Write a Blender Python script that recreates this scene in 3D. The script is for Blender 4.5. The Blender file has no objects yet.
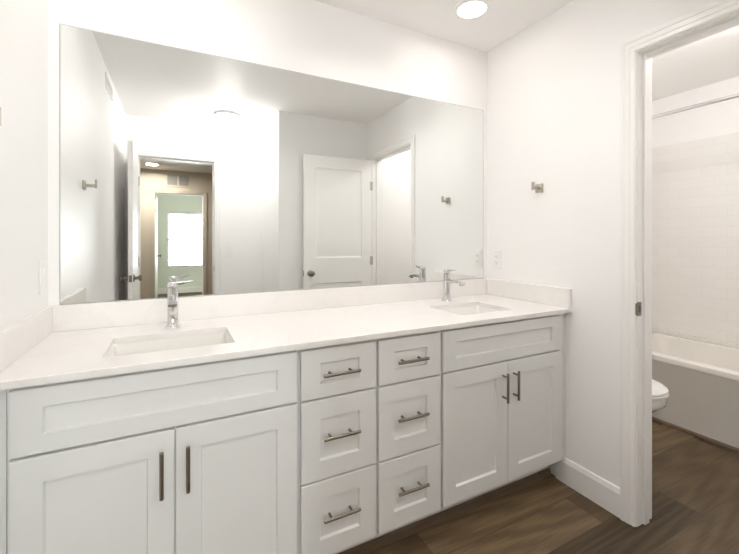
import bpy, bmesh, math, random
from mathutils import Vector, Matrix
random.seed(7)
SC = bpy.context.scene
COL = SC.collection
PI = math.pi

# ---------------------------------------------------------------- camera
cam_d = bpy.data.cameras.new('camera'); cam = bpy.data.objects.new('camera', cam_d); COL.objects.link(cam)
cam.location = (0, -1.83, 1.25)
cam.rotation_euler = (PI/2, 0, -0.4731)
cam_d.sensor_fit = 'HORIZONTAL'; cam_d.sensor_width = 36
cam_d.lens = 36*379.9/739
cam_d.shift_y = -(277-238.93)/739
cam_d.clip_start = 0.02
SC.camera = cam

# ---------------------------------------------------------------- world, exposure, lamp strengths
SC.view_settings.view_transform = 'Standard'; SC.view_settings.look = 'None'
SC.view_settings.gamma = 1; SC.view_settings.use_curve_mapping = False
SC.view_settings.exposure = 0.48
world = bpy.data.worlds.new('daylight'); SC.world = world; world.use_nodes = True
bgn = world.node_tree.nodes['Background']
bgn.inputs[0].default_value = (0.93, 0.98, 1.0, 1); bgn.inputs[1].default_value = 75
VANITY_W, ENTRY_FILL_W, TOILET_W, HALL_W, ROOM_FILL_W = 1.0, 13.0, 12.0, 21.0, 3.6  # entry and room values feed added fill lamps
WARM = (1.0, 0.93, 0.87); NEUTRAL = (1.0, 0.98, 0.96); COOL = (1.0, 0.99, 0.985)
SC.cycles.max_bounces = 16; SC.cycles.diffuse_bounces = 12; SC.cycles.glossy_bounces = 8
SC.cycles.caustics_reflective = True
SC.cycles.sample_clamp_indirect = 4
SC.cycles.use_adaptive_sampling = False

# ---------------------------------------------------------------- materials
def mat(name, col, rough=0.5, metal=0.0, spec=0.5, coat=0.0):
    m = bpy.data.materials.new(name); m.use_nodes = True
    b = m.node_tree.nodes['Principled BSDF']
    b.inputs['Base Color'].default_value = (*col, 1)
    b.inputs['Roughness'].default_value = rough
    b.inputs['Metallic'].default_value = metal
    b.inputs['Specular IOR Level'].default_value = spec
    b.inputs['Coat Weight'].default_value = coat
    b.inputs['Coat Roughness'].default_value = 0.08
    return m
def nd(m, t, **kw):
    n = m.node_tree.nodes.new(t)
    for k, v in kw.items(): setattr(n, k, v)
    return n
def lk(m, a, b): m.node_tree.links.new(a, b)
def bsdf(m): return m.node_tree.nodes['Principled BSDF']
def add_bump(m, scale, strength, dist=0.002, detail=3):
    tc = nd(m, 'ShaderNodeTexCoord'); n = nd(m, 'ShaderNodeTexNoise'); bp = nd(m, 'ShaderNodeBump')
    n.inputs['Scale'].default_value = scale; n.inputs['Detail'].default_value = detail
    bp.inputs['Strength'].default_value = strength; bp.inputs['Distance'].default_value = dist
    lk(m, tc.outputs['Object'], n.inputs['Vector']); lk(m, n.outputs['Fac'], bp.inputs['Height'])
    lk(m, bp.outputs['Normal'], bsdf(m).inputs['Normal'])

M = {}
M['wall'] = mat('warm_white_wall_paint', (0.912, 0.904, 0.897), 0.42, spec=0.35); add_bump(M['wall'], 85, 0.25, 0.0015, 2)
M['hall_wall'] = mat('beige_hall_wall_paint', (0.55, 0.495, 0.40), 0.5, spec=0.3); add_bump(M['hall_wall'], 85, 0.25, 0.0015, 2)
M['bed_wall'] = mat('pale_green_bedroom_paint', (0.80, 0.845, 0.79), 0.55, spec=0.3); add_bump(M['bed_wall'], 85, 0.2, 0.0015, 2)
M['ceiling'] = mat('ceiling_paint', (0.93, 0.92, 0.907), 0.5, spec=0.25); add_bump(M['ceiling'], 60, 0.3, 0.002, 2)
M['trim'] = mat('white_semi_gloss_trim', (0.89, 0.88, 0.865), 0.28, spec=0.45)
M['cabinet'] = mat('white_cabinet_lacquer', (0.76, 0.765, 0.757), 0.38, spec=0.4)
M['plate'] = mat('white_plastic', (0.89, 0.885, 0.87), 0.3)
M['slot'] = mat('dark_slot', (0.10, 0.095, 0.09), 0.5)
M['nickel'] = mat('brushed_nickel', (0.27, 0.235, 0.195), 0.30, 1.0)
M['hook_nickel'] = mat('satin_nickel', (0.52, 0.49, 0.43), 0.32, 1.0)
M['chrome'] = mat('chrome', (0.72, 0.72, 0.73), 0.05, 1.0)
M['porcelain'] = mat('white_porcelain', (0.84, 0.83, 0.80), 0.10, spec=0.6, coat=0.4)
M['acrylic'] = mat('white_acrylic', (0.86, 0.835, 0.79), 0.18, spec=0.5, coat=0.2)
M['dark'] = mat('dark_gap', (0.05, 0.05, 0.05), 0.6)
M['grille'] = mat('grille_paint', (0.62, 0.60, 0.55), 0.45)
M['blind'] = mat('white_blind_slat', (0.85, 0.86, 0.86), 0.45)
bsdf(M['blind']).inputs['Transmission Weight'].default_value = 0.0

# quartz with faint veins
q = M['quartz'] = mat('white_quartz', (0.86, 0.84, 0.81), 0.16, spec=0.5)
tc = nd(q, 'ShaderNodeTexCoord'); n1 = nd(q, 'ShaderNodeTexNoise'); n1.inputs['Scale'].default_value = 2.2
n1.inputs['Detail'].default_value = 8; n1.inputs['Distortion'].default_value = 1.6
cr = nd(q, 'ShaderNodeValToRGB'); e = cr.color_ramp.elements
e[0].position = 0.46; e[0].color = (0.845, 0.822, 0.803, 1); e[1].position = 0.54; e[1].color = (0.845, 0.822, 0.803, 1)
w = cr.color_ramp.elements.new(0.50); w.color = (0.828, 0.802, 0.778, 1)
lk(q, tc.outputs['Object'], n1.inputs['Vector']); lk(q, n1.outputs['Fac'], cr.inputs['Fac']); lk(q, cr.outputs['Color'], bsdf(q).inputs['Base Color'])

# mirror
M['mirror'] = mat('silvered_mirror', (0.90, 0.915, 0.905), 0.0, 1.0)
M['mirror_edge'] = mat('mirror_edge', (0.50, 0.50, 0.48), 0.25)

# glass
g = M['glass'] = mat('window_glass', (1, 1, 1), 0.0)
nt_ = g.node_tree; nt_.nodes.remove(bsdf(g)); tr_ = nt_.nodes.new('ShaderNodeBsdfTransparent'); gl_ = nt_.nodes.new('ShaderNodeBsdfGlossy'); gl_.inputs['Roughness'].default_value = 0
fr_ = nt_.nodes.new('ShaderNodeFresnel'); ms_ = nt_.nodes.new('ShaderNodeMixShader'); tr_.inputs[0].default_value = (0.95, 0.97, 0.96, 1)
lk(g, fr_.outputs[0], ms_.inputs[0]); lk(g, tr_.outputs[0], ms_.inputs[1]); lk(g, gl_.outputs[0], ms_.inputs[2]); lk(g, ms_.outputs[0], nt_.nodes['Material Output'].inputs[0])

def emis(name, col, s):
    m = bpy.data.materials.new(name); m.use_nodes = True
    nt = m.node_tree; nt.nodes.clear()
    em = nt.nodes.new('ShaderNodeEmission'); o = nt.nodes.new('ShaderNodeOutputMaterial')
    em.inputs[0].default_value = (*col, 1); em.inputs[1].default_value = s
    nt.links.new(em.outputs[0], o.inputs[0]); return m
M['lens'] = emis('lit_lamp_lens', (1, 0.97, 0.92), 6)

# plank floor: planks run along x
def plank_floor(name, width=0.182, length=1.22, y_off=0.0, scale=1.0):
    m = mat(name, (0.2, 0.13, 0.08), 0.42, spec=0.4)
    tc = nd(m, 'ShaderNodeTexCoord'); mp = nd(m, 'ShaderNodeMapping'); mp.inputs['Location'].default_value = (0.31, y_off, 0)
    lk(m, tc.outputs['Object'], mp.inputs['Vector'])
    br = nd(m, 'ShaderNodeTexBrick'); br.offset = 0.37; br.offset_frequency = 2
    br.inputs['Scale'].default_value = 1.0; br.inputs['Brick Width'].default_value = length; br.inputs['Row Height'].default_value = width
    br.inputs['Mortar Size'].default_value = 0.0016; br.inputs['Mortar Smooth'].default_value = 0.3; br.inputs['Bias'].default_value = 0.0
    br.inputs['Color1'].default_value = (0, 0, 0, 1); br.inputs['Color2'].default_value = (1, 1, 1, 1); br.inputs['Mortar'].default_value = (0.5, 0.5, 0.5, 1)
    lk(m, mp.outputs['Vector'], br.inputs['Vector'])
    # grain: stretched noise shifted per plank
    sep = nd(m, 'ShaderNodeVectorMath', operation='MULTIPLY'); sep.inputs[1].default_value = (0.9, 7, 1)
    add = nd(m, 'ShaderNodeVectorMath', operation='ADD'); sc = nd(m, 'ShaderNodeVectorMath', operation='SCALE'); sc.inputs['Scale'].default_value = 9.0
    lk(m, br.outputs['Color'], sc.inputs[0]); lk(m, mp.outputs['Vector'], sep.inputs[0]); lk(m, sep.outputs[0], add.inputs[0]); lk(m, sc.outputs[0], add.inputs[1])
    n = nd(m, 'ShaderNodeTexNoise'); n.inputs['Scale'].default_value = 2.2; n.inputs['Detail'].default_value = 7; n.inputs['Roughness'].default_value = 0.62; n.inputs['Distortion'].default_value = 0.25
    lk(m, add.outputs[0], n.inputs['Vector'])
    wv = nd(m, 'ShaderNodeTexWave'); wv.wave_type = 'RINGS'; wv.rings_direction = 'Z'
    wv.inputs['Scale'].default_value = 1.6; wv.inputs['Distortion'].default_value = 7; wv.inputs['Detail'].default_value = 3; wv.inputs['Detail Scale'].default_value = 1.4
    wm = nd(m, 'ShaderNodeVectorMath', operation='MULTIPLY'); wm.inputs[1].default_value = (0.55, 6, 1)
    wa = nd(m, 'ShaderNodeVectorMath', operation='ADD')
    lk(m, mp.outputs['Vector'], wm.inputs[0]); lk(m, wm.outputs[0], wa.inputs[0]); lk(m, sc.outputs[0], wa.inputs[1]); lk(m, wa.outputs[0], wv.inputs['Vector'])
    fine = nd(m, 'ShaderNodeTexNoise'); fine.inputs['Scale'].default_value = 5; fine.inputs['Detail'].default_value = 5; fine.inputs['Roughness'].default_value = 0.65
    fm = nd(m, 'ShaderNodeVectorMath', operation='MULTIPLY'); fm.inputs[1].default_value = (1.0, 34, 1)
    lk(m, mp.outputs['Vector'], fm.inputs[0]); lk(m, fm.outputs[0], fine.inputs['Vector'])
    def math_(op, a, b):
        k = nd(m, 'ShaderNodeMath', operation=op)
        for i, v in enumerate((a, b)):
            if isinstance(v, (int, float)): k.inputs[i].default_value = v
            else: lk(m, v, k.inputs[i])
        return k.outputs[0]
    f = math_('ADD', math_('MULTIPLY', n.outputs['Fac'], 0.20), math_('MULTIPLY', wv.outputs['Fac'], 0.10))
    f = math_('ADD', f, math_('MULTIPLY', fine.outputs['Fac'], 0.36))
    sx = nd(m, 'ShaderNodeSeparateColor'); lk(m, br.outputs['Color'], sx.inputs[0])
    f = math_('ADD', f, math_('ADD', math_('MULTIPLY', math_('SUBTRACT', sx.outputs[0], 0.5), 0.36), 0.12))
    cr = nd(m, 'ShaderNodeValToRGB'); e = cr.color_ramp.elements
    e[0].position = 0.22; e[0].color = (0.034, 0.021, 0.010, 1); e[1].position = 0.76; e[1].color = (0.285, 0.198, 0.112, 1)
    k = cr.color_ramp.elements.new(0.48); k.color = (0.120, 0.079, 0.042, 1)
    lk(m, f, cr.inputs['Fac'])
    mx = nd(m, 'ShaderNodeMix', data_type='RGBA'); mx.inputs['B'].default_value = (0.045, 0.03, 0.02, 1)
    lk(m, br.outputs['Fac'], mx.inputs['Factor']); lk(m, cr.outputs['Color'], mx.inputs['A'])
    lk(m, mx.outputs['Result'], bsdf(m).inputs['Base Color'])
    bp = nd(m, 'ShaderNodeBump'); bp.inputs['Strength'].default_value = 0.25; bp.inputs['Distance'].default_value = 0.0015
    h = math_('SUBTRACT', f, math_('MULTIPLY', br.outputs['Fac'], 1.5)); lk(m, h, bp.inputs['Height']); lk(m, bp.outputs['Normal'], bsdf(m).inputs['Normal'])
    return m
M['floor'] = plank_floor('brown_vinyl_plank', width=0.18, y_off=0.09)
M['wood_trim'] = mat('brown_wood_moulding', (0.13, 0.088, 0.055), 0.45); 

# white running-bond tile on the tub wall
t = M['tile'] = mat('white_subway_tile', (0.80, 0.77, 0.74), 0.16, spec=0.5)
tc = nd(t, 'ShaderNodeTexCoord'); sp = nd(t, 'ShaderNodeSeparateXYZ'); cb = nd(t, 'ShaderNodeCombineXYZ'); sm = nd(t, 'ShaderNodeMath', operation='ADD')
lk(t, tc.outputs['Object'], sp.inputs[0]); lk(t, sp.outputs['X'], sm.inputs[0]); lk(t, sp.outputs['Y'], sm.inputs[1])
lk(t, sm.outputs[0], cb.inputs['X']); lk(t, sp.outputs['Z'], cb.inputs['Y'])
bt = nd(t, 'ShaderNodeTexBrick'); bt.offset = 0.5
for k_, v_ in (('Scale', 1.0), ('Brick Width', 0.155), ('Row Height', 0.079), ('Mortar Size', 0.0022), ('Mortar Smooth', 0.6)): bt.inputs[k_].default_value = v_
bt.inputs['Color1'].default_value = (0.86, 0.84, 0.815, 1); bt.inputs['Color2'].default_value = (0.875, 0.855, 0.83, 1); bt.inputs['Mortar'].default_value = (0.81, 0.79, 0.765, 1)
lk(t, cb.outputs[0], bt.inputs['Vector']); lk(t, bt.outputs['Color'], bsdf(t).inputs['Base Color'])
bp = nd(t, 'ShaderNodeBump', invert=True); bp.inputs['Strength'].default_value = 0.35; bp.inputs['Distance'].default_value = 0.0012
lk(t, bt.outputs['Fac'], bp.inputs['Height']); lk(t, bp.outputs['Normal'], bsdf(t).inputs['Normal'])

# ---------------------------------------------------------------- mesh helpers
class MB:
    def __init__(s): s.bm = bmesh.new(); s.mi = 0
    def face(s, pts, mi=0):
        f = s.bm.faces.new([s.bm.verts.new(p) for p in pts]); f.material_index = mi; return f
    def box(s, x0, x1, y0, y1, z0, z1, bev=0.0, seg=2, mi=0, mtx=None):
        t = bmesh.new()
        v = [t.verts.new((x, y, z)) for z in (z0, z1) for y in (y0, y1) for x in (x0, x1)]
        for f in ((0, 2, 3, 1), (4, 5, 7, 6), (0, 1, 5, 4), (1, 3, 7, 5), (3, 2, 6, 7), (2, 0, 4, 6)): t.faces.new([v[i] for i in f])
        if bev: bmesh.ops.bevel(t, geom=t.edges[:], offset=bev, segments=seg, affect='EDGES', profile=0.5)
        s.join(t, mtx, mi); return s
    def join(s, t, mtx=None, mi=0):
        if mtx is not None: bmesh.ops.transform(t, matrix=mtx, verts=t.verts[:])
        mp = {v: s.bm.verts.new(v.co) for v in t.verts}
        for f in t.faces:
            try:
                nf = s.bm.faces.new([mp[v] for v in f.verts]); nf.material_index = mi; nf.smooth = f.smooth
            except ValueError: pass
        t.free()
    def loft(s, rings, cap0=True, cap1=True, closed=True, smooth=False, mi=0):
        vs = [[s.bm.verts.new(p) for p in r] for r in rings]
        n = len(rings[0])
        for a, b in zip(vs, vs[1:]):
            for i in range(n if closed else n-1):
                f = s.bm.faces.new((a[i], a[(i+1) % n], b[(i+1) % n], b[i])); f.smooth = smooth; f.material_index = mi
        if cap0: f = s.bm.faces.new(vs[0][::-1]); f.material_index = mi
        if cap1: f = s.bm.faces.new(vs[-1]); f.material_index = mi
        return s
    def rod(s, a, b, r, n=20, bev=0.0, r2=None, mi=0):
        a, b = Vector(a), Vector(b); d = (b-a); L = d.length; d.normalize()
        u = d.orthogonal().normalized(); w = d.cross(u)
        r2 = r if r2 is None else r2
        st = [(0, r-bev), (bev, r), (L-bev, r2), (L, r2-bev)] if bev else [(0, r), (L, r2)]
        s.loft([[a+d*t+(u*math.cos(2*PI*i/n)+w*math.sin(2*PI*i/n))*rr for i in range(n)] for t, rr in st], smooth=True, mi=mi); return s
    def lathe(s, prof, c, axis=(0, 0, 1), n=32, mi=0):
        # prof: (distance along axis, radius)
        c = Vector(c); d = Vector(axis).normalized(); u = d.orthogonal().normalized(); w = d.cross(u)
        s.loft([[c+d*t+(u*math.cos(2*PI*i/n)+w*math.sin(2*PI*i/n))*max(r, 1e-4) for i in range(n)] for t, r in prof], smooth=True, mi=mi); return s
    def tube(s, pts, r, n=12, flat=1.0):
        pts = [Vector(p) for p in pts]; rings = []
        for i, p in enumerate(pts):
            d = (pts[min(i+1, len(pts)-1)]-pts[max(i-1, 0)]).normalized()
            u = d.cross(Vector((0, 0, 1))); u = u.normalized() if u.length > 1e-4 else Vector((1, 0, 0)); w = u.cross(d)
            rings.append([p+u*math.cos(2*PI*k/n)*r+w*math.sin(2*PI*k/n)*r*flat for k in range(n)])
        s.loft(rings, smooth=True); return s
    def mesh(s, name, off=(0, 0, 0), sharp=None):
        bmesh.ops.recalc_face_normals(s.bm, faces=s.bm.faces[:])
        if any(off): bmesh.ops.translate(s.bm, vec=-Vector(off), verts=s.bm.verts[:])
        me = bpy.data.meshes.new(name); s.bm.to_mesh(me); s.bm.free()
        if sharp is not None:
            try: me.set_sharp_from_angle(angle=math.radians(sharp))
            except Exception: pass
        return me

def base_loc(p):
    v = Vector((0, 0, 0))
    while p is not None: v += p.location; p = p.parent
    return v
def obj(name, mb, mats, parent=None, sharp=20, label=None, origin=None):
    off = base_loc(parent) if parent is not None else Vector(origin or (0, 0, 0))
    me = mb.mesh(name, off, sharp)
    for m_ in (mats if isinstance(mats, (list, tuple)) else [mats]): me.materials.append(m_)
    o = bpy.data.objects.new(name, me); COL.objects.link(o)
    if parent is not None: o.parent = parent
    elif origin: o.location = origin
    if label: o['label'] = label
    return o
def thing(name, label, cat, loc, group=None):
    o = bpy.data.objects.new(name, None); COL.objects.link(o); o.location = loc; o.empty_display_size = 0.05
    tag(o, label, cat, group); return o
def tag(o, label, cat, group=None):
    o['label'] = label; o['category'] = cat
    if group: o['group'] = group
def struct(name, mb, mats, label=None, cat=None, sharp=20, origin=None):
    o = obj(name, mb, mats, sharp=sharp, origin=origin); o['kind'] = 'structure'
    if label: o['label'] = label
    if cat: o['category'] = cat
    return o

def panel_slab(mb, w, h, t, xs, zs, prof, mtx, both=False, ease=0.002):
    """slab 0..w, 0..h, front at y=0 facing -y; panels in column xs and rows zs; prof = [(inset, depth)...]"""
    tb = bmesh.new()
    gx = [0, xs[0], xs[1], w]; gz = [0]
    for a, b in zs: gz += [a, b]
    gz.append(h)
    def side(y, sg):
        V = {}
        def v(x, yy, z):
            k = (round(x, 5), round(yy, 5), round(z, 5))
            if k not in V: V[k] = tb.verts.new((x, yy, z))
            return V[k]
        def ex(x): return ease if x == 0 else (w-ease if x == w else x)
        def ez(z): return ease if z == 0 else (h-ease if z == h else z)
        for i in range(3):
            for j in range(len(gz)-1):
                x0, x1, z0, z1 = ex(gx[i]), ex(gx[i+1]), ez(gz[j]), ez(gz[j+1])
                if i == 1 and j % 2 == 1 and (sg > 0 or both):
                    prev = [v(x0, y, z0), v(x1, y, z0), v(x1, y, z1), v(x0, y, z1)]
                    for ins, dep in prof:
                        cur = [v(x0+ins, y+sg*dep, z0+ins), v(x1-ins, y+sg*dep, z0+ins), v(x1-ins, y+sg*dep, z1-ins), v(x0+ins, y+sg*dep, z1-ins)]
                        for k in range(4): tb.faces.new((prev[k], prev[(k+1) % 4], cur[(k+1) % 4], cur[k]))
                        prev = cur
                    tb.faces.new(prev)
                else: tb.faces.new((v(x0, y, z0), v(x1, y, z0), v(x1, y, z1), v(x0, y, z1)))
        # perimeter: eased edge then the side of the slab
        per = [(x, 0) for x in gx] + [(w, z) for z in gz[1:]] + [(x, h) for x in gx[-2::-1]] + [(0, z) for z in gz[-2:0:-1]]
        inner = [v(ex(x), y, ez(z)) for x, z in per]
        outer = [v(x, y+sg*ease, z) for x, z in per]
        for k in range(len(per)): tb.faces.new((inner[k], inner[(k+1) % len(per)], outer[(k+1) % len(per)], outer[k]))
        return outer
    a = side(0, 1); b = side(t, -1)
    for k in range(len(a)): tb.faces.new((a[k], a[(k+1) % len(a)], b[(k+1) % len(a)], b[k]))
    mb.join(tb, mtx); return mb

def casing(mb, s0, s1, zt, f, prof=((0, 0), (0, .009), (.004, .012), (.018, .012), (.021, .015), (.040, .015), (.043, .018), (.056, .018), (.059, .015), (.059, 0))):
    """mitred door casing: f maps (along wall, height, out of wall) to a point"""
    rings = []
    for st in range(4):
        r = []
        for o, p in prof:
            s, z = [(s0-o, 0), (s0-o, zt+o), (s1+o, zt+o), (s1+o, 0)][st]
            r.append(f(s, z, p))
        rings.append(r)
    mb.loft(rings); return mb

# ---------------------------------------------------------------- room dimensions
XL, XR, ZC = -0.427, 1.785, 2.45
YREAR, YFAR, XSIDE, XTUB = -1.735, -2.5, 0.866, 3.70
WT = 0.115
YHALL, YBED = -5.7, -8.0
D1 = (-1.602, -0.892, 2.06)     # toilet room opening in the right wall (y0, y1, top)
D2 = (-0.318, 0.368, 2.06)      # entry opening in the far wall
D3 = (-0.308, 0.453, 2.045)     # bedroom opening in the hall wall
WIN = (-0.16, 0.78, 0.60, 1.87)

m = MB(); m.box(-1.8, 3.9, -8.2, 0.13, -0.06, 0); struct('floor', m, M['floor'])
m = MB(); m.box(-1.8, 3.9, -8.2, 0.13, ZC, ZC+0.06); struct('ceiling', m, M['ceiling'])

def wall_x(y0, y1, x0, x1, hole=None):   # wall running along x
    m = MB()
    if hole is None: m.box(x0, x1, y0, y1, 0, ZC)
    else:
        h0, h1, zb, zt = hole
        m.box(x0, h0, y0, y1, 0, ZC); m.box(h1, x1, y0, y1, 0, ZC); m.box(h0, h1, y0, y1, zt, ZC)
        if zb > 0: m.box(h0, h1, y0, y1, 0, zb)
    return m
def wall_y(x0, x1, y0, y1, hole=None):
    m = MB()
    if hole is None: m.box(x0, x1, y0, y1, 0, ZC)
    else:
        h0, h1, zb, zt = hole
        m.box(x0, x1, y0, h0, 0, ZC); m.box(x0, x1, h1, y1, 0, ZC); m.box(x0, x1, h0, h1, zt, ZC)
    return m
J = 0.019
struct('wall_back', wall_x(0, WT, XL-WT, XTUB+WT), M['wall'])
struct('wall_left', wall_y(XL-WT, XL, YFAR, 0), M['wall'])
struct('wall_right', wall_y(XR, XR+WT, YREAR, 0, (D1[0]-J, D1[1]+J, 0, D1[2]+J)), M['wall'])
struct('wall_rear', wall_x(YREAR-WT, YREAR, XSIDE, XTUB+WT), M['wall'])
struct('wall_side', wall_y(XSIDE, XSIDE+WT, YFAR, YREAR-WT), M['wall'])
struct('wall_far', wall_x(YFAR-WT, YFAR, -1.715, 2.115, (D2[0]-J, D2[1]+J, 0, D2[2]+J)), [M['wall']])
struct('wall_tub', wall_y(XTUB, XTUB+WT, YREAR, 0), M['wall'])
struct('wall_hall_left', wall_y(-1.715, -1.6, YHALL, YFAR-WT), M['hall_wall'])
struct('wall_hall_right', wall_y(2.0, 2.115, YHALL, YFAR-WT), M['hall_wall'])
struct('wall_hall_far', wall_x(YHALL-WT, YHALL, -1.715, 2.115, (D3[0]-J, D3[1]+J, 0, D3[2]+J)), M['hall_wall'])
struct('wall_bedroom_left', wall_y(-1.715, -1.6, YBED, YHALL-WT), M['bed_wall'])
struct('wall_bedroom_right', wall_y(2.0, 2.115, YBED, YHALL-WT), M['bed_wall'])
struct('wall_bedroom_far', wall_x(YBED-WT, YBED, -1.715, 2.115, (WIN[0], WIN[1], WIN[2], WIN[3])), M['bed_wall'])
# tile field above the tub: on the long wall and on both ends
m = MB(); m.box(XTUB-0.008, XTUB, YREAR+0.008, -0.008, 0.474, 2.037)
m.box(2.96, XTUB, -0.008, 0, 0.474, 2.037); m.box(2.96, XTUB, YREAR, YREAR+0.008, 0.474, 2.037)
struct('wall_tile', m, M['tile'])

# casings and jambs
def fx(px): return lambda s, z, p: Vector((px-p, s, z))
def fxb(px): return lambda s, z, p: Vector((px+p, s, z))
def fy(py): return lambda s, z, p: Vector((s, py+p, z))
def fyb(py): return lambda s, z, p: Vector((s, py-p, z))
m = MB(); casing(m, D1[0]-0.004, D1[1]+0.004, D1[2]+0.004, fx(XR)); casing(m, D1[0]-0.004, D1[1]+0.004, D1[2]+0.004, fxb(XR+WT)); struct('trim_1', m, M['trim'])
m = MB()
m.box(XR, XR+WT, D1[0]-J, D1[0], 0, D1[2]+J); m.box(XR, XR+WT, D1[1], D1[1]+J, 0, D1[2]+J); m.box(XR, XR+WT, D1[0], D1[1], D1[2], D1[2]+J)
m.box(XR+.040, XR+.075, D1[1]-.011, D1[1], 0, D1[2], .002); m.box(XR+.040, XR+.075, D1[0], D1[0]+.011, 0, D1[2], .002); m.box(XR+.040, XR+.075, D1[0]+.011, D1[1]-.011, D1[2]-.011, D1[2], .002)
jamb = struct('trim_2', m, M['trim'])
m = MB(); m.box(XR-.004, XR+.028, D1[1]-.0025, D1[1], .915, .975, .001); m.box(XR-.007, XR-.003, D1[1]-.0025, D1[1]+.004, .92, .97, .001)
sp_ = obj('strike_plate', m, M['nickel'], jamb, label='nickel latch strike plate')
m = MB(); m.box(XR+.008, XR+.020, D1[1]-.0032, D1[1]-.0024, .930, .960); obj('latch_hole', m, M['slot'], sp_)
m = MB(); casing(m, D2[0]-.004, D2[1]+.004, D2[2]+.004, fy(YFAR)); casing(m, D2[0]-.004, D2[1]+.004, D2[2]+.004, fyb(YFAR-WT)); struct('trim_3', m, M['trim'])
m = MB(); y0, y1 = YFAR-WT, YFAR
m.box(D2[0]-J, D2[0], y0, y1, 0, D2[2]+J); m.box(D2[1], D2[1]+J, y0, y1, 0, D2[2]+J); m.box(D2[0], D2[1], y0, y1, D2[2], D2[2]+J)
m.box(D2[0], D2[0]+.011, y0+.04, y0+.075, 0, D2[2]); m.box(D2[1]-.011, D2[1], y0+.04, y0+.075, 0, D2[2]); m.box(D2[0]+.011, D2[1]-.011, y0+.04, y0+.075, D2[2]-.011, D2[2])
jamb2 = struct('trim_4', m, M['trim'])
m = MB(); m.box(D2[1]-.0025, D2[1], YFAR-.03, YFAR+.006, .905, .965, .001); obj('strike_plate', m, M['nickel'], jamb2, label='dark latch strike plate')
m = MB(); casing(m, D3[0]-.004, D3[1]+.004, D3[2]+.004, fy(YHALL)); struct('trim_5', m, M['hall_wall'])
m = MB(); y0, y1 = YHALL-WT, YHALL
m.box(D3[0]-J, D3[0], y0, y1, 0, D3[2]+J); m.box(D3[1], D3[1]+J, y0, y1, 0, D3[2]+J); m.box(D3[0], D3[1], y0, y1, D3[2], D3[2]+J)
m.box(D3[1]-.011, D3[1], y0+.04, y0+.075, 0, D3[2]); m.box(D3[0], D3[1]-.011, y0+.04, y0+.075, D3[2]-.011, D3[2])
struct('trim_6', m, M['trim'])

def baseboard(name, x0, x1, y0, y1, nx, ny, h=0.128, t=0.014):
    """board along the line (x0,y0)-(x1,y1) with outward normal (nx, ny); rounded top"""
    pr = [(0, 0), (t, 0), (t, h-.022), (t*.72, h-.012), (t*.55, h-.003), (t*.3, h), (0, h)]
    m = MB(); m.loft([[Vector((x+nx*p, y+ny*p, z)) for p, z in pr] for x, y in ((x0, y0), (x1, y1))])
    return struct(name, m, M['trim'])
baseboard('baseboard_right', XR, XR, -0.505, D1[1]+.0635, -1, 0)
baseboard('baseboard_rear', XSIDE+.016, XR-.015, YREAR, YREAR, 0, 1)
baseboard('baseboard_left', XL, XL, YFAR+.02, -0.600, 1, 0)
baseboard('baseboard_far', D2[1]+.064, XSIDE-.001, YFAR, YFAR, 0, 1)
baseboard('baseboard_hall', D3[1]+.064, 1.99, YHALL, YHALL, 0, 1)
baseboard('baseboard_bedroom', -1.59, 1.99, YBED, YBED, 0, 1)
m = MB(); m.loft([[Vector((2.949-.016*math.sin(a), y, .018*math.cos(a))) for a in [k*PI/12 for k in range(7)]]+[Vector((2.949, y, 0))] for y in (YREAR+.001, -.001)], smooth=False)
struct('trim_7', m, M['wood_trim'])

# ---------------------------------------------------------------- vanity
YF, YFACE, YFRAME = -0.5887, -0.570, -0.551   # counter edge, door face, face frame
ZT, ZB = 0.8994, 0.8794
def shaker(mb, x0, x1, z0, z1, rx, rz):
    panel_slab(mb, x1-x0, z1-z0, YFRAME-.0005-YFACE, (rx, x1-x0-rx), [(rz, z1-z0-rz)], [(0.0042, 0.0095)], Matrix.Translation((x0, YFACE, z0)), ease=.0018)
    return mb
def bar_pull(parent, cx, cz, L, vertical, post=0.096):
    m = MB(); yb = YFACE-(.032 if vertical else .022); h = L/2; r = .0058
    if not vertical: post = .078; cz -= .006
    pv = (lambda t, y: Vector((cx, y, cz+t))) if vertical else (lambda t, y: Vector((cx+t, y, cz)))
    m.rod(pv(-h, yb), pv(h, yb), r, 20, .001)
    for s in (-1, 1): m.rod(pv(s*post/2, yb+.003), pv(s*post/2, YFACE+.001), .0045, 20)
    # posts reach the recessed panel of drawers
    if not vertical:
        for s in (-1, 1): m.rod(pv(s*post/2, YFACE), pv(s*post/2, YFACE+.0095), .0045, 20)
    return obj('bar_pull', m, M['nickel'], parent)
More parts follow.
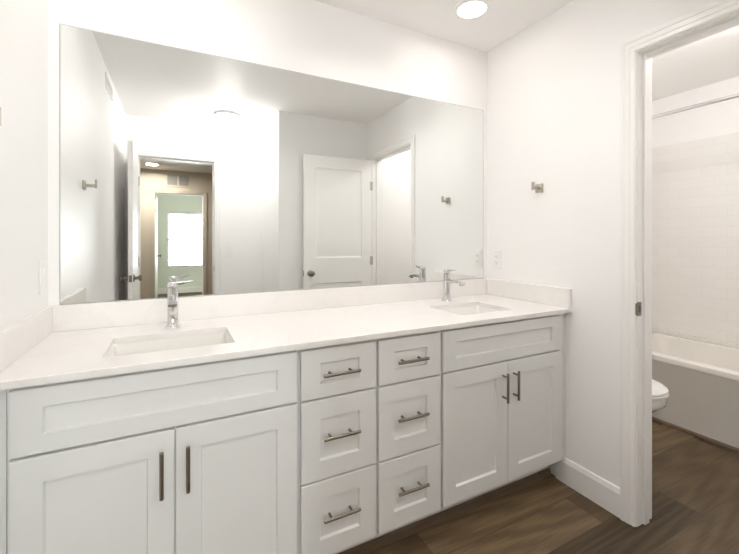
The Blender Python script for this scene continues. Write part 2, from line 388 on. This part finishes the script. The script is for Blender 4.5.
def carcass(parent, x0, x1, xs0=None, xs1=None, divider=None, rails=(), lo_x1=None):
    m = MB(); t = .016
    a, b = x0, (lo_x1 or x1)
    for xx in (a, b-t):
        m.box(xx, xx+t, YFRAME+.019, -.001, .110, ZB); m.box(xx, xx+t, -.462, -.001, 0, .110)
    m.box(a+t, b-t, YFRAME+.019, -.001, .110, .126); m.box(a+t, b-t, -.009, -.001, .126, ZB)
    obj('carcass', m, M['cabinet'], parent)
    m = MB(); st = .03
    m.box(a, a+st, YFRAME, YFRAME+.019, .122, ZB); m.box(b-st, b, YFRAME, YFRAME+.019, .122, ZB)
    m.box(a+st, b-st, YFRAME, YFRAME+.019, .122, .150); m.box(a+st, b-st, YFRAME, YFRAME+.019, ZB-.035, ZB)
    for z in rails: m.box(a+st, b-st, YFRAME, YFRAME+.019, z-.02, z+.02)
    if divider is not None: m.box(divider-.025, divider+.025, YFRAME, YFRAME+.019, .150, rails[0]-.02)
    obj('face_frame', m, M['cabinet'], parent)
    m = MB(); m.box(a, b, -.470, -.462, 0, .110); obj('toe_kick', m, M['cabinet'], parent)
    m = MB(); m.loft([[Vector((x, y, z)) for y, z in ((-.4702, 0), (-.483, 0), (-.483, .022), (-.480, .031), (-.474, .036), (-.4702, .037))] for x in (a, b)])
    obj('shoe_moulding', m, M['wood_trim'], parent, label='brown wood-look shoe moulding')

def sink_base(x0, x1, fx0, fx1, split, label, lo_x1=None, filler=None, hz=(.576, .134)):
    t = thing('sink_base_cabinet', label, 'cabinet', ((x0+x1)/2, -.28, 0), 'white shaker vanity cabinets')
    carcass(t, x0, x1, rails=(.690,), divider=split, lo_x1=lo_x1)
    if filler:
        m = MB(); m.box(filler[0], filler[1], YFRAME-.001, YFRAME+.018, .132, ZB); obj('filler_strip', m, M['cabinet'], t)
    m = MB(); shaker(m, fx0, fx1, .6955, .866, .067, .050); obj('false_drawer_front', m, M['cabinet'], t)
    for a, b, hx in ((fx0, split-.0018, split-.034), (split+.0018, fx1, split+.034)):
        m = MB(); shaker(m, a, b, .135, .688, .067, .067); d = obj('door', m, M['cabinet'], t)
        bar_pull(d, hx, hz[0], hz[1], True)
    return t
def drawer_base(x0, x1, label):
    t = thing('drawer_cabinet', label, 'cabinet', ((x0+x1)/2, -.28, 0), 'white shaker vanity cabinets')
    carcass(t, x0, x1, rails=(.689, .4035))
    a, b = x0+.006, x1-.006
    for z0, z1, rz, hz in ((.693, .865, .050, .781), (.407, .686, .066, .560), (.132, .400, .064, .278)):
        m = MB(); shaker(m, a, b, z0, z1, .067, rz); d = obj('drawer_front', m, M['cabinet'], t)
        bar_pull(d, (a+b)/2, hz, .140, False)
    return t
sink_base(XL+.047, .377, -.372, .370, .0, 'white two-door sink base cabinet at the left wall, under the near sink', filler=(XL+.001, XL+.046))
drawer_base(.378, .6785, 'white three-drawer cabinet directly right of the left sink cabinet doors')
drawer_base(.6795, .981, 'white three-drawer cabinet directly left of the far sink cabinet doors')
sink_base(.982, 1.770, .989, 1.727, 1.358, 'white two-door sink base cabinet at the right end, beside the towel hook wall', lo_x1=1.764, filler=(1.7645, XR-.001), hz=(.582, .132))

# countertop slab with two sink cut-outs
SK = [(-.193, .182), (1.170, 1.502)]; SY = (-.476, -.222)
ct = thing('countertop', 'long white quartz vanity countertop with two sink cut-outs', 'countertop', (XL, 0, ZB))
gx = [XL+.0005, SK[0][0], SK[0][1], SK[1][0], SK[1][1], XR-.0005]; gy = [YF, SY[0], SY[1], -.0005]
tb = bmesh.new(); V = {}
def gv(i, j, k):
    if (i, j, k) not in V: V[(i, j, k)] = tb.verts.new((gx[i], gy[j], (ZB+.0002, ZT)[k]))
    return V[(i, j, k)]
solid = {(i, j) for i in range(5) for j in range(3)}-{(1, 1), (3, 1)}
for i, j in solid:
    tb.faces.new((gv(i, j, 1), gv(i+1, j, 1), gv(i+1, j+1, 1), gv(i, j+1, 1))); tb.faces.new((gv(i, j, 0), gv(i, j+1, 0), gv(i+1, j+1, 0), gv(i+1, j, 0)))
    for di, dj, e0, e1 in ((0, -1, (0, 0), (1, 0)), (1, 0, (1, 0), (1, 1)), (0, 1, (1, 1), (0, 1)), (-1, 0, (0, 1), (0, 0))):
        if (i+di, j+dj) not in solid:
            tb.faces.new((gv(i+e0[0], j+e0[1], 0), gv(i+e1[0], j+e1[1], 0), gv(i+e1[0], j+e1[1], 1), gv(i+e0[0], j+e0[1], 1)))
ed = [e_ for e_ in tb.edges if all(abs(v_.co.z-ZT) < 1e-5 for v_ in e_.verts) and (all(abs(v_.co.y-YF) < 1e-5 for v_ in e_.verts) or
      (len(e_.link_faces) == 2 and abs(e_.link_faces[0].normal.z-e_.link_faces[1].normal.z) > .5 and all(SY[0]-1e-4 < v_.co.y < SY[1]+1e-4 for v_ in e_.verts)))]
tb.normal_update()
bmesh.ops.bevel(tb, geom=[e_ for e_ in ed], offset=.0025, segments=2, affect='EDGES', profile=.5)
m = MB(); m.join(tb); obj('slab', m, M['quartz'], ct)
m = MB(); m.box(XL+.0005, XR-.0005, -.020, -.0005, ZT, .9986, .0015); obj('backsplash', m, M['quartz'], origin=(XL, -.02, ZT)); tag(bpy.context.scene.objects['backsplash'], 'long white quartz backsplash under the mirror', 'backsplash')
m = MB(); m.box(XL+.0005, XL+.020, YF, -.0205, ZT, .9986, .0015); sl_ = obj('side_splash', m, M['quartz'], origin=(XL, YF, ZT)); tag(sl_, 'white quartz side splash along the left wall', 'backsplash', 'side splashes')
m = MB(); m.box(XR-.020, XR-.0005, YF, -.0205, ZT, .9986, .0015); sr_ = obj('side_splash', m, M['quartz'], origin=(XR, YF, ZT)); tag(sr_, 'white quartz side splash along the right wall under the outlet', 'backsplash', 'side splashes')

def rrect(x0, x1, y0, y1, r, z, n=6):
    p = []
    for cx, cy, a0 in ((x1-r, y1-r, 0), (x0+r, y1-r, PI/2), (x0+r, y0+r, PI), (x1-r, y0+r, 1.5*PI)):
        for k in range(n+1):
            a = a0+k*PI/2/n; p.append(Vector((cx+r*math.cos(a), cy+r*math.sin(a), z)))
    return p
def make_sink(x0, x1, label):
    cx, cy = (x0+x1)/2, (SY[0]+SY[1])/2
    t = thing('undermount_sink', label, 'sink', (cx, cy, .745), 'undermount sinks')
    y0, y1 = SY; m = MB(); z = ZB
    o = .002
    rings = [rrect(x0-.018, x1+.018, y0-.018, y1+.018, .022, z), rrect(x0-o, x1+o, y0-o, y1+o, .012, z), rrect(x0+.001, x1-.001, y0+.001, y1-.001, .015, z-.006),
             rrect(x0+.008, x1-.008, y0+.006, y1-.006, .022, z-.07), rrect(x0+.016, x1-.016, y0+.012, y1-.012, .03, z-.105), rrect(x0+.045, x1-.045, y0+.04, y1-.04, .04, z-.120),
             rrect(cx-.022, cx+.022, cy-.022, cy+.022, .0219, z-.125)]
    m.loft(rings, cap0=False, cap1=True, smooth=True)
    outer = [rrect(x0-.018, x1+.018, y0-.018, y1+.018, .022, z), rrect(x0-.018, x1+.018, y0-.018, y1+.018, .022, z-.008), rrect(x0-.008, x1+.008, y0-.008, y1+.008, .025, z-.02),
             rrect(x0+.002, x1-.002, y0+.002, y1-.002, .03, z-.11), rrect(x0+.04, x1-.04, y0+.035, y1-.035, .04, z-.133)]
    m.loft(outer, cap0=False, cap1=True, smooth=True)
    obj('basin', m, M['porcelain'], t, sharp=50)
    m = MB(); m.lathe([(-.002, .021), (.002, .021), (.003, .018), (.0015, .012), (.0035, .008), (.0035, 0)], (cx, cy, z-.124)); obj('drain', m, M['chrome'], t)
make_sink(*SK[0], 'white rectangular undermount sink near the left wall')
make_sink(*SK[1], 'white rectangular undermount sink near the right wall')

def make_faucet(x, y, lever_dir, label):
    t = thing('sink_faucet', label, 'faucet', (x, y, ZT), 'chrome single-handle faucets')
    m = MB(); m.lathe([(0, .0265), (.003, .0268), (.006, .0255), (.02, .0215), (.035, .0195), (.06, .0190), (.085, .0190), (.0855, .0200), (.112, .0200), (.113, .0190), (.158, .0190), (.1585, .0175), (.159, .0)], (x, y, ZT), n=36)
    obj('body', m, M['chrome'], t, sharp=25)
    # flat spout reaching towards the basin and dipping at the tip
    m = MB(); rings = []
    for yy, zz, w_, h_ in ((-.010, .117, .0155, .010), (-.040, .119, .0155, .009), (-.072, .119, .0155, .008), (-.100, .116, .0155, .007), (-.122, .111, .0155, .006), (-.132, .107, .0150, .005)):
        cz = ZT+zz; yv = y+yy
        rings.append([Vector((x+a*w_, yv, cz+b*h_)) for a, b in ((-1, -.7), (-.8, -1), (.8, -1), (1, -.7), (1, .7), (.8, 1), (-.8, 1), (-1, .7))])
    m.loft(rings); obj('spout', m, M['chrome'], t, sharp=30)
    m = MB(); m.rod((x, y-.119, ZT+.110), (x, y-.1205, ZT+.100), .0095, 20); obj('aerator', m, M['slot'], t)
    m = MB(); m.lathe([(.1595, .0180), (.1615, .0188), (.172, .0188), (.176, .0175), (.178, .012), (.178, 0)], (x, y, ZT), n=36)
    d = Vector(lever_dir).normalized(); s_ = Vector((-d.y, d.x, 0))
    rings = []
    for L_, w_, z0, z1 in ((.0, .0125, .166, .1775), (.03, .0115, .169, .1785), (.055, .0095, .175, .181), (.072, .0075, .179, .183)):
        c = Vector((x, y, ZT))+d*L_
        rings.append([c+s_*w_+Vector((0, 0, z0)), c-s_*w_+Vector((0, 0, z0)), c-s_*w_+Vector((0, 0, z1)), c+s_*w_+Vector((0, 0, z1))])
    m.loft(rings); obj('lever_handle', m, M['chrome'], t, sharp=30)
make_faucet(-.008, -.140, (1, -.12, 0), 'chrome faucet behind the left sink, its lever turned to the right')
make_faucet(1.363, -.124, (0, -1, 0), 'chrome faucet behind the right sink, its lever facing forward')

# mirror
m = MB(); a, b, c, d_, e_ = -.392, 1.752, .9990, 2.071, .0035
R_ = lambda i, y: [Vector((a+i, y, c+i)), Vector((b-i, y, c+i)), Vector((b-i, y, d_-i)), Vector((a+i, y, d_-i))]
m.loft([R_(0, -.0005), R_(0, -.0045), R_(e_, -.006)], cap1=False, mi=1)      # back, sides and the ground edge
m.face(R_(e_, -.006), 0)
bmesh.ops.remove_doubles(m.bm, verts=m.bm.verts[:], dist=1e-6)
mi_ = obj('wall_mirror', m, [M['mirror'], M['mirror_edge']], origin=(.68, -.0005, .999), sharp=None)
tag(mi_, 'large frameless mirror standing on the backsplash across the vanity wall', 'mirror')

# ---------------------------------------------------------------- doors
PROF = [(.006, .004), (.014, .0075), (.022, .0075), (.050, .0025)]
def door_leaf(name, w, h, mtx, hinge_side, knob_u, knob_z, label):
    m = MB(); panel_slab(m, w, h, .035, (.105, w-.105), [(.20, .815), (1.055, h-.115)], PROF, mtx, both=True)
    d = struct(name, m, M['trim'], sharp=25)
    d['label'] = label; d['category'] = 'door'
    for sgn, y_ in ((-1, 0), (1, .035)):
        k = MB(); k.lathe([(0, .031), (.004, .031), (.008, .026), (.012, .013), (.030, .0115), (.036, .017), (.044, .0255), (.052, .0275), (.058, .0245), (.063, .015), (.064, 0)], mtx @ Vector((knob_u, y_, knob_z)), (mtx.to_3x3() @ Vector((0, sgn, 0))), 28)
        obj('door_knob', k, M['nickel'], d, sharp=50)
    k = MB(); e_ = w if hinge_side == 0 else 0
    k.box(min(e_, e_), e_+.0015 if e_ else e_, .006, .029, knob_z-.028, knob_z+.028, mtx=mtx) if e_ else k.box(-.0015, 0, .006, .029, knob_z-.028, knob_z+.028, mtx=mtx)
    obj('latch_plate', k, M['nickel'], d)
    return d
def hinge(d, mtx, u, y, z):
    k = MB(); k.rod(mtx @ Vector((u, y, z-.044)), mtx @ Vector((u, y, z+.044)), .006, 20); k.box(u-.016, u+.016, y-.002, y+.002, z-.042, z+.042, mtx=mtx)
    obj('hinge', k, M['hook_nickel'], d)
# toilet room door, swung back against the rear wall: leaf along -x from its hinges
LW1 = .700
mt1 = Matrix.Translation((XR-.012, -1.606, .012)) @ Matrix.Rotation(PI, 4, 'Z')          # local x runs to -x, front (-y) faces +y
mt1 = mt1 @ Matrix.Rotation(math.radians(1.2), 4, 'Z')
d1 = door_leaf('door_1', LW1, 2.035, mt1, 0, LW1-.062, .915, 'white two-panel door swung open against the rear wall')
for z in (1.775, 1.02, .22): hinge(d1, mt1, -.002, -.002, z)
# entry door, swung into the bathroom beside the left wall
LW2 = .690
mt2 = Matrix.Translation((D2[0]+.002, YFAR+.012, .012)) @ Matrix.Rotation(math.radians(89.0), 4, 'Z')   # local x runs to +y, front faces +x
d2 = door_leaf('door_2', LW2, 2.035, mt2, 0, LW2-.062, .915, 'white entry door seen edge-on, standing open beside the left wall')
for z in (1.80, 1.02, .22): hinge(d2, mt2, -.002, -.002, z)
# bedroom door, swung into the bedroom
LW3 = .750
mt3 = Matrix.Translation((D3[0]+.004, YHALL-WT-.012, .012)) @ Matrix.Rotation(math.radians(-89.5), 4, 'Z') @ Matrix.Translation((0, -.035, 0))
d3 = door_leaf('door_3', LW3, 2.025, mt3, 0, LW3-.062, .915, 'white bedroom door standing open past the hall')
for z in (1.98, 1.72): hinge(d3, mt3, -.004, .037, z)

# ---------------------------------------------------------------- wall fittings
def robe_hook(wx, sgn, y, z, label):
    """square plate on the wall x=wx, projecting along sgn"""
    t = thing('robe_hook', label, 'hook', (wx, y, z-.024), 'square robe hooks')
    bx = lambda a, b: (min(wx+sgn*a, wx+sgn*b), max(wx+sgn*a, wx+sgn*b))
    m = MB(); m.box(*bx(.0003, .009), y-.023, y+.023, z-.024, z+.022, .0015); obj('back_plate', m, M['hook_nickel'], t)
    m = MB(); m.rod((wx+sgn*.008, y, z-.002), (wx+sgn*.052, y, z-.002), .0085, 20); obj('post', m, M['hook_nickel'], t)
    m = MB(); m.box(*bx(.050, .059), y-.0085, y+.0085, z-.014, z+.030, .0015); obj('hook_bar', m, M['hook_nickel'], t)
robe_hook(XR, -1, -.398, 1.530, 'satin nickel robe hook with a square plate on the right wall, beside the doorway')
robe_hook(XL, 1, -.632, 1.533, 'satin nickel robe hook on the left wall, half cut off by the photo edge')

def outlet(wx, sgn, y, z, label):
    t = thing('wall_outlet', label, 'outlet', (wx, y, z-.057)); bx = lambda a, b: (min(wx+sgn*a, wx+sgn*b), max(wx+sgn*a, wx+sgn*b))
    m = MB(); m.box(*bx(.0003, .006), y-.035, y+.035, z-.057, z+.057, .002); obj('cover_plate', m, M['plate'], t)
    m = MB(); m.box(*bx(.006, .0085), y-.0165, y+.0165, z-.033, z+.033, .001); r_ = obj('receptacle', m, M['plate'], t)
    for dz in (-.019, .019):
        m = MB()
        for dy in (-.006, .006): m.box(*bx(.0084, .0089), y+dy-.0012, y+dy+.0012, z+dz-.002, z+dz+.006)
        m.rod((wx+sgn*.0084, y, z+dz-.008), (wx+sgn*.0089, y, z+dz-.008), .0024, 10); obj('socket_slots', m, M['slot'], r_)
outlet(XR, -1, -.090, 1.122, 'white electrical outlet on the right wall above the side splash')
t = thing('wall_switch', 'white switch plate on the left wall above the side splash', 'switch', (XL, -.075, 1.053), 'white wall switches')
m = MB(); m.box(XL+.0003, XL+.006, -.110, -.040, 1.053, 1.171, .002); obj('cover_plate', m, M['plate'], t)
m = MB(); m.box(XL+.006, XL+.009, -.0915, -.0585, 1.079, 1.145, .001); obj('rocker', m, M['plate'], t)
t = thing('wall_switch', 'white light switch right of the entry door, seen in the mirror', 'switch', (.508, YFAR, 1.053), 'white wall switches')
m = MB(); m.box(.473, .543, YFAR+.0003, YFAR+.006, 1.053, 1.171, .002); obj('cover_plate', m, M['plate'], t)
m = MB(); m.box(.4915, .5245, YFAR+.006, YFAR+.009, 1.079, 1.145, .001); obj('rocker', m, M['plate'], t)

# supply register high on the left wall
t = thing('wall_register', 'small white air register high on the left wall, seen in the mirror', 'vent', (XL, -1.485, 2.30))
y0, y1, z0, z1 = -1.64, -1.33, 2.300, 2.400
m = MB()
m.box(XL+.0003, XL+.008, y0, y1, z0, z0+.02, .001); m.box(XL+.0003, XL+.008, y0, y1, z1-.02, z1, .001); m.box(XL+.0003, XL+.008, y0, y0+.02, z0+.02, z1-.02, .001); m.box(XL+.0003, XL+.008, y1-.02, y1, z0+.02, z1-.02, .001)
obj('frame', m, M['plate'], t)
m = MB(); m.box(XL+.0003, XL+.001, y0+.02, y1-.02, z0+.02, z1-.02); obj('backing', m, M['slot'], t)
m = MB()
for k in range(6): m.box(-.003, .003, y0+.02, y1-.02, -.0012, .0012, mtx=Matrix.Translation((XL+.005, 0, z0+.026+k*.0097)) @ Matrix.Rotation(.6, 4, 'Y'))
obj('louvers', m, M['plate'], t)

# return grille above the bedroom doorway
t = thing('return_air_grille', 'white two-panel return air grille above the bedroom doorway', 'vent', (.05, YHALL, 2.16))
m = MB(); x0, x1, z0, z1 = -.15, .25, 2.165, 2.40
for a, b, c, d_ in ((x0, x1, z0, z0+.03), (x0, x1, z1-.03, z1), (x0, x0+.03, z0+.03, z1-.03), (x1-.03, x1, z0+.03, z1-.03), (.035, .065, z0+.03, z1-.03)): m.box(a, b, YHALL+.0005, YHALL+.012, c, d_, .0015)
obj('frame', m, M['hall_wall'], t)
m = MB(); m.box(x0+.03, x1-.03, YHALL+.0005, YHALL+.0015, z0+.03, z1-.03); obj('backing', m, M['slot'], t)
for a, b in ((x0+.03, .035), (.065, x1-.03)):
    m = MB()
    for k in range(14): m.box(a, b, -.004, .004, -.0015, .0015, mtx=Matrix.Translation((0, YHALL+.006, z0+.038+k*.0123)) @ Matrix.Rotation(-.6, 4, 'X'))
    obj('louvers', m, M['grille'], t)

# ---------------------------------------------------------------- lamps
def downlight(x, y, watts, col, label, r=.078, spread=170):
    t = thing('recessed_ceiling_light', label, 'ceiling light', (x, y, ZC), 'recessed ceiling lights')
    m = MB(); n = 40
    def ring(rr, z): return [Vector((x+rr*math.cos(2*PI*i/n), y+rr*math.sin(2*PI*i/n), z)) for i in range(n)]
    m.loft([ring(r+.018, ZC-.0003), ring(r+.017, ZC-.004), ring(r+.002, ZC-.007), ring(r-.004, ZC-.006), ring(r-.006, ZC-.0003)], cap0=False, cap1=False, smooth=True)
    obj('trim_ring', m, M['plate'], t, sharp=50)
    m = MB(); m.loft([ring(r-.005, ZC-.001), ring(r-.005, ZC-.004)]); obj('lens', m, M['lens'], t)
    L = bpy.data.lights.new('lamp', 'AREA'); L.shape = 'DISK'; L.size = 2*(r-.008); L.energy = watts; L.color = col; L.spread = math.radians(spread)
    o = bpy.data.objects.new('lamp', L); COL.objects.link(o); o.parent = t; o.location = (0, 0, -.009)
    return t
downlight(1.379, -.309, VANITY_W*.7, WARM, 'lit recessed ceiling light above the right sink')
downlight(-.03, -.309, VANITY_W, WARM, 'lit recessed ceiling light above the left sink, just above the photo')
downlight(.95, -.70, ROOM_FILL_W, NEUTRAL, 'added recessed fill light in the middle of the bathroom, out of view', spread=148)  # added lamp, kept out of view, to brighten cabinets and lower walls
def dome_light(x, y, watts, col, label):
    t = thing('flush_ceiling_light', label, 'ceiling light', (x, y, ZC), 'flush dome ceiling lights')
    m = MB(); m.lathe([(-.0005, .11), (-.018, .11), (-.020, .10)], (x, y, ZC)); obj('canopy', m, M['plate'], t, sharp=50)
    m = MB(); m.lathe([(-.0205, .098), (-.035, .094), (-.052, .075), (-.062, .045), (-.066, 0)], (x, y, ZC)); obj('glass_dome', m, M['lens'], t, sharp=50)
    L = bpy.data.lights.new('lamp', 'POINT'); L.energy = watts; L.color = col; L.shadow_soft_size = .05
    o = bpy.data.objects.new('lamp', L); COL.objects.link(o); o.parent = t; o.location = (0, 0, -.13)
dome_light(2.40, -1.0, TOILET_W, NEUTRAL, 'lit round dome ceiling light of the toilet room, above the photo')
dome_light(.45, -2.06, ENTRY_FILL_W, COOL, 'added dome fill light in front of the entry door, showing in the mirror')  # added lamp standing in for flash bounced off the ceiling
downlight(-.33, -5.18, HALL_W, WARM, 'lit recessed ceiling light in the hall, seen through the entry door in the mirror', r=.085)

# ---------------------------------------------------------------- toilet
def ell(cx, cy, a, b, z, n=36, front=1.0, k=2.3):
    p = []
    for i in range(n):
        th = 2*PI*i/n; c, s_ = math.cos(th), math.sin(th)
        x = a*math.copysign(abs(c)**(2/k), c); y = b*math.copysign(abs(s_)**(2/k), s_)
        if y < 0: y *= front
        p.append(Vector((cx+x, cy+y, z)))
    return p
TX = 2.375
t = thing('toilet', 'white toilet half hidden behind the door jamb in front of the tub', 'toilet', (TX, -.40, 0))
m = MB()
m.loft([ell(TX, -.36, .115, .23, 0, k=3), ell(TX, -.36, .118, .235, .02, k=3), ell(TX, -.36, .108, .215, .08, k=2.6), ell(TX, -.37, .112, .22, .20, k=2.4),
        ell(TX, -.40, .140, .255, .27), ell(TX, -.425, .165, .285, .325), ell(TX, -.435, .182, .300, .345), ell(TX, -.438, .186, .304, .365), ell(TX, -.438, .186, .304, .398), ell(TX, -.438, .180, .298, .402)], smooth=True)
m.box(TX-.17, TX+.17, -.20, -.03, .25, .40, .03, 3)
obj('bowl', m, M['porcelain'], t, sharp=45)
m = MB(); m.loft([ell(TX, -.438, .186, .305, .4025), ell(TX, -.438, .190, .309, .408), ell(TX, -.438, .190, .309, .417), ell(TX, -.438, .186, .305, .4205)], smooth=True); obj('seat', m, M['plate'], t, sharp=40)
m = MB(); m.loft([ell(TX, -.436, .186, .304, .4225), ell(TX, -.436, .191, .309, .427), ell(TX, -.436, .191, .309, .436), ell(TX, -.436, .180, .296, .446), ell(TX, -.436, .120, .22, .4535), ell(TX, -.436, .04, .08, .456)], smooth=True); obj('lid', m, M['plate'], t, sharp=40)
m = MB(); m.loft([rrect(TX-.19, TX+.19, -.20, -.012, .03, .402), rrect(TX-.205, TX+.205, -.215, -.010, .035, .75)], smooth=False); obj('tank', m, M['porcelain'], t)
m = MB(); m.loft([rrect(TX-.212, TX+.212, -.222, -.006, .035, .751), rrect(TX-.215, TX+.215, -.225, -.004, .035, .765), rrect(TX-.212, TX+.212, -.222, -.006, .035, .785)]); obj('tank_lid', m, M['porcelain'], t)
m = MB(); m.rod((TX-.15, -.213, .70), (TX-.15, -.232, .70), .011, 20); m.box(TX-.155, TX-.075, -.242, -.230, .692, .708, .003); obj('flush_lever', m, M['chrome'], t)
for c_ in list(t.children)+[]:
    for v_ in c_.data.vertices: v_.co.z *= .935; v_.co.x *= .955; v_.co.y = (v_.co.y-.39)*.968+.39

# ---------------------------------------------------------------- bathtub
t = thing('bathtub', 'white alcove bathtub along the tiled wall of the toilet room', 'bathtub', (3.32, -.87, 0))
x0, x1, y0, y1, zt = 2.950, XTUB-.0085, YREAR+.0085, -.0085, .450
m = MB()
m.loft([rrect(x0+.008, x1, y0, y1, .004, 0, 3), rrect(x0+.006, x1, y0, y1, .004, zt-.045, 3), rrect(x0, x1, y0, y1, .004, zt-.035, 3), rrect(x0, x1, y0, y1, .004, zt-.010, 3), rrect(x0+.003, x1, y0, y1, .004, zt-.003, 3), rrect(x0+.010, x1, y0, y1, .004, zt, 3),
        rrect(x0+.075, x1-.055, y0+.10, y1-.085, .08, zt, 3), rrect(x0+.085, x1-.065, y0+.11, y1-.095, .08, zt-.008, 3), rrect(x0+.10, x1-.08, y0+.14, y1-.13, .09, zt-.12, 3), rrect(x0+.13, x1-.11, y0+.22, y1-.20, .10, .13, 3), rrect(x0+.18, x1-.16, y0+.30, y1-.28, .10, .10, 3)], smooth=True)
obj('tub_shell', m, M['acrylic'], t, sharp=30)
m = MB(); m.lathe([(0, .028), (.004, .028), (.005, 0)], (3.32, -.42, .101)); obj('drain', m, M['chrome'], t)
# raised back ledge of the tub against the tile
m = MB(); m.box(x1-.022, x1, y0, y1, zt, zt+.024, .004); obj('tile_flange', m, M['acrylic'], t)

t = thing('shower_rod', 'straight metal shower curtain rod across the tub alcove', 'curtain rod', (2.985, -.87, 2.09))
m = MB(); m.rod((2.985, YREAR+.012, 2.105), (2.985, -.012, 2.105), .0127, 24); obj('rod', m, M['chrome'], t)
for ya, yb in ((-.0005, -.014), (YREAR+.0005, YREAR+.014)):
    m = MB(); m.rod((2.985, ya, 2.105), (2.985, yb, 2.105), .030, 24, .002); obj('end_flange', m, M['chrome'], t)

# ---------------------------------------------------------------- bedroom window
wx0, wx1, wz0, wz1 = WIN
m = MB(); f_ = .04; ya, yb = YBED-.09, YBED-.05
m.box(wx0, wx1, ya, yb, wz0, wz0+f_); m.box(wx0, wx1, ya, yb, wz1-f_, wz1); m.box(wx0, wx0+f_, ya, yb, wz0+f_, wz1-f_); m.box(wx1-f_, wx1, ya, yb, wz0+f_, wz1-f_)
zm = (wz0+wz1)/2; m.box(wx0+f_, wx1-f_, ya, yb, zm-.02, zm+.02)
w1 = struct('window_1', m, M['trim'])
for a, b in ((wz0+f_, zm-.02), (zm+.02, wz1-f_)):
    m = MB(); m.box(wx0+f_, wx1-f_, YBED-.073, YBED-.069, a, b); obj('pane', m, M['glass'], w1)
t = thing('window_blind', 'white slatted blind lowered over the bedroom window', 'blind', ((wx0+wx1)/2, YBED-.02, wz0))
m = MB(); m.box(wx0+.005, wx1-.005, YBED-.045, YBED-.005, wz1-.04, wz1-.001, .003); obj('head_rail', m, M['blind'], t)
m = MB(); n = 29
for k in range(n):
    z = wz0+.035+k*(wz1-wz0-.09)/(n-1); m.box(wx0+.008, wx1-.008, -.020, .020, -.0008, .0008, mtx=Matrix.Translation((0, YBED-.025, z)) @ Matrix.Rotation(math.radians(28), 4, 'X'))
obj('slats', m, M['blind'], t)
m = MB(); m.box(wx0+.008, wx1-.008, YBED-.040, YBED-.010, wz0+.002, wz0+.020, .003); obj('bottom_rail', m, M['blind'], t)
L = bpy.data.lights.new('window_daylight', 'AREA'); L.shape = 'RECTANGLE'; L.size = wx1-wx0; L.size_y = wz1-wz0; L.cycles.is_portal = True
o = bpy.data.objects.new('window_daylight', L); COL.objects.link(o); o.location = ((wx0+wx1)/2, YBED-.10, (wz0+wz1)/2); o.rotation_euler = (PI/2, 0, 0)
